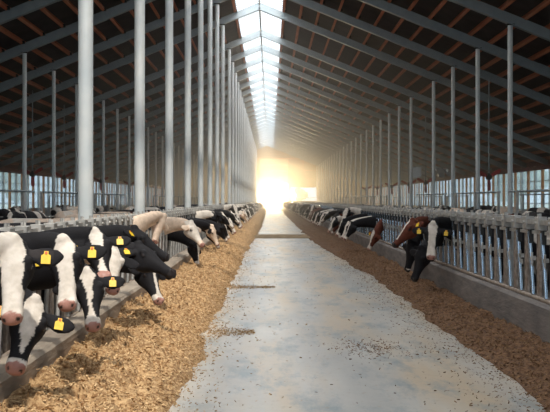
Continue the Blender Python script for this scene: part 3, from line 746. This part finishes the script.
# ------------------------------------------------------------------ fans and fittings
def fan(x, y, z, label):
    r = empty('ceiling_fan', (x,y,z)); h = roof_z(x)-.3-z
    b = MB(); b.tube((0,0,.1),(0,0,h),.03); b.build('drop_rod', M['beam'], r)
    b = MB(); b.tube((0,-.16,0),(0,.16,0),.13,n=16); b.tube((0,-.2,0),(0,-.16,0),.08,n=16); b.box(-.05,.05,-.05,.05,.05,.2); b.build('motor', M['blackm'], r)
    for k in range(3):
        a = math.radians(32+120*k); b = MB(); d = Vector((math.cos(a),0,math.sin(a))); q = Vector((-math.sin(a),.5,math.cos(a))).normalized()
        nn = d.cross(q).normalized(); vs = []
        for t, w in ((.1,.05),(.3,.09),(.6,.10),(.82,.075)):
            for sw in (-1,1):
                for sn_ in (-1,1): vs.append(d*(t*.8)+q*(w*sw)+nn*(.008*sn_))
        fs = []
        for i in range(3):
            o_ = i*4; p_ = o_+4
            fs += [(o_,o_+1,p_+1,p_),(o_+3,o_+2,p_+2,p_+3),(o_+2,o_,p_,p_+2),(o_+1,o_+3,p_+3,p_+1)]
        fs += [(0,2,3,1),(12,13,15,14)]
        b.add(vs, fs); b.build('blade', M['redfan'], r)
    kids(r, r.children); tag(r, label, 'fan', 'red barn fans'); return r
f0 = fan(10.6, 46, 2.8, 'dark red three bladed fan hanging at the right side, nearest of the fans there')
for i,(x,y) in enumerate(((10.6,64.7),(10.6,72.5),(10.6,82.8),(10.6,93.9),(10.6,105))):
    o = copy_tree(f0); o.location = (x,y,2.85); tag(o, 'dark red three bladed fan, %s along the right side' % ORD[i+1], 'fan', 'red barn fans')
for i,(x,y) in enumerate(((-13.0,52),(-13,60),(-13,73),(-13,88.35))):
    o = copy_tree(f0); o.location = (x,y,3.1); tag(o, 'dark red three bladed fan, %s along the left side' % (ORD[i]), 'fan', 'red barn fans')
# fittings on posts
def post_box(x, y, z, m, label, cat, s=.2):
    b = MB(); b.box(x-s, x+s, y-.16, y-.10, z-s*1.2, z+s*1.2); b.box(x-s*.8,x+s*.8,y-.19,y-.16,z-s,z+s); o = b.build('junction_box', m); bevel(o,.01,1); tag(o, label, cat)
post_box(9.0+.36, 60.6, EYE+1.75, M['white_plastic'], 'small white box fixed beside a right hand post under the eaves', 'box', .28)
b = MB(); b.tube((9.35,51.7,3.35),(9.25,51.4,3.2),.12,.2); b.tube((9.65,51.7,3.3),(9.75,51.4,3.15),.12,.2); b.box(9.05,9.8,51.7,52.3,3.3,3.42); b.box(9.2,9.5,51.8,52.2,2.95,3.3)
tag(b.build('flood_light', M['galv']), 'twin grey lamp fitting clamped to the right post where the bay is wide', 'lamp')

# ------------------------------------------------------------------ outside: trees beyond the openings
def tree(x, y, h, seed, label):
    r = empty('tree', (x,y,-.2)); rr = random.Random(seed)
    b = MB(); b.tube((0,0,-.3),(0,0,h*.5),.25,.15); b.build('trunk', M['bark'], r)
    bm = bmesh.new()
    for i in range(9):
        c = Vector((rr.uniform(-1,1)*h*.24, rr.uniform(-1,1)*h*.24, h*(.35+rr.random()*.5)))
        bmesh.ops.create_icosphere(bm, subdivisions=3, radius=h*rr.uniform(.14,.24), matrix=Matrix.Translation(c))
    for v in bm.verts:
        n_ = noise.noise(v.co*1.3); v.co += v.normal*0 + Vector((n_, noise.noise(v.co*1.3+Vector((5,5,5))), noise.noise(v.co*1.7)))*.7
    me = bpy.data.meshes.new('crown'); bm.to_mesh(me); bm.free(); new_obj('crown', me, M['leafy'], r)
    kids(r, r.children); tag(r, label, 'tree', 'trees outside the barn'); return r
t0 = tree(34, 60, 9, 1, 'leafy tree outside the right hand opening, first from the camera')
for i,(x,y,s) in enumerate(((36,76,1),(33,92,.8),(38,108,1.1),(34,128,.9),(38,150,1))):
    o = copy_tree(t0); o.location = (x,y,-.2); o.scale = (s,s,s); tag(o, 'leafy tree outside the right hand opening, %s from the camera' % ORD[i+1], 'tree', 'trees outside the barn')
for i,(x,y,s) in enumerate(((-36,58,1),(-34,74,.8),(-38,90,1.1),(-35,110,.9),(-37,135,1))):
    o = copy_tree(t0); o.location = (x,y,-.2); o.scale = (s,s,s); o.rotation_euler.z = i; tag(o, 'leafy tree outside the left hand opening, %s from the camera' % (ORD[i] if i else 'first'), 'tree', 'trees outside the barn')
for i,(x,y,s) in enumerate(((11,330,.7),(19,345,.9),(26,335,.7),(1,360,.9))):
    o = copy_tree(t0); o.location = (x,y,-.2); o.scale = (s,s,s); o.rotation_euler.z = i*2; tag(o, 'leafy tree beyond the far gable, %s from the left' % ('third','last','farthest right','first')[i], 'tree', 'trees outside the barn')

# ------------------------------------------------------------------ haze volume added to imitate lens glow around the far door
m = bpy.data.materials.new('glow_haze'); m.use_nodes = True; t = m.node_tree; t.nodes.clear()
o_ = t.nodes.new('ShaderNodeOutputMaterial'); vs_ = t.nodes.new('ShaderNodeVolumeScatter')
vs_.inputs['Color'].default_value = (1.0,.93,.82,1); vs_.inputs['Density'].default_value = .0086; vs_.inputs['Anisotropy'].default_value = .72
t.links.new(vs_.outputs[0], o_.inputs['Volume'])
b = MB(); sec = [(RX-HW+.4,.03),(RX+HW-.4,.03),(RX+HW-.4,roof_z(RX+HW-.4)-.2),(RX,9.6),(RX-HW+.4,roof_z(RX-HW+.4)-.2)]
b.add([(x,y,z) for y in (34,YEND-.05) for x,z in sec], [(4,3,2,1,0)[::-1],(5,6,7,8,9)[::-1]]+[(i,(i+1)%5,5+(i+1)%5,5+i)[::-1] for i in range(5)])
hz = b.build('haze', m); tag(hz, 'warm haze volume added for the glow over the far part of the barn', 'haze', kind='stuff')
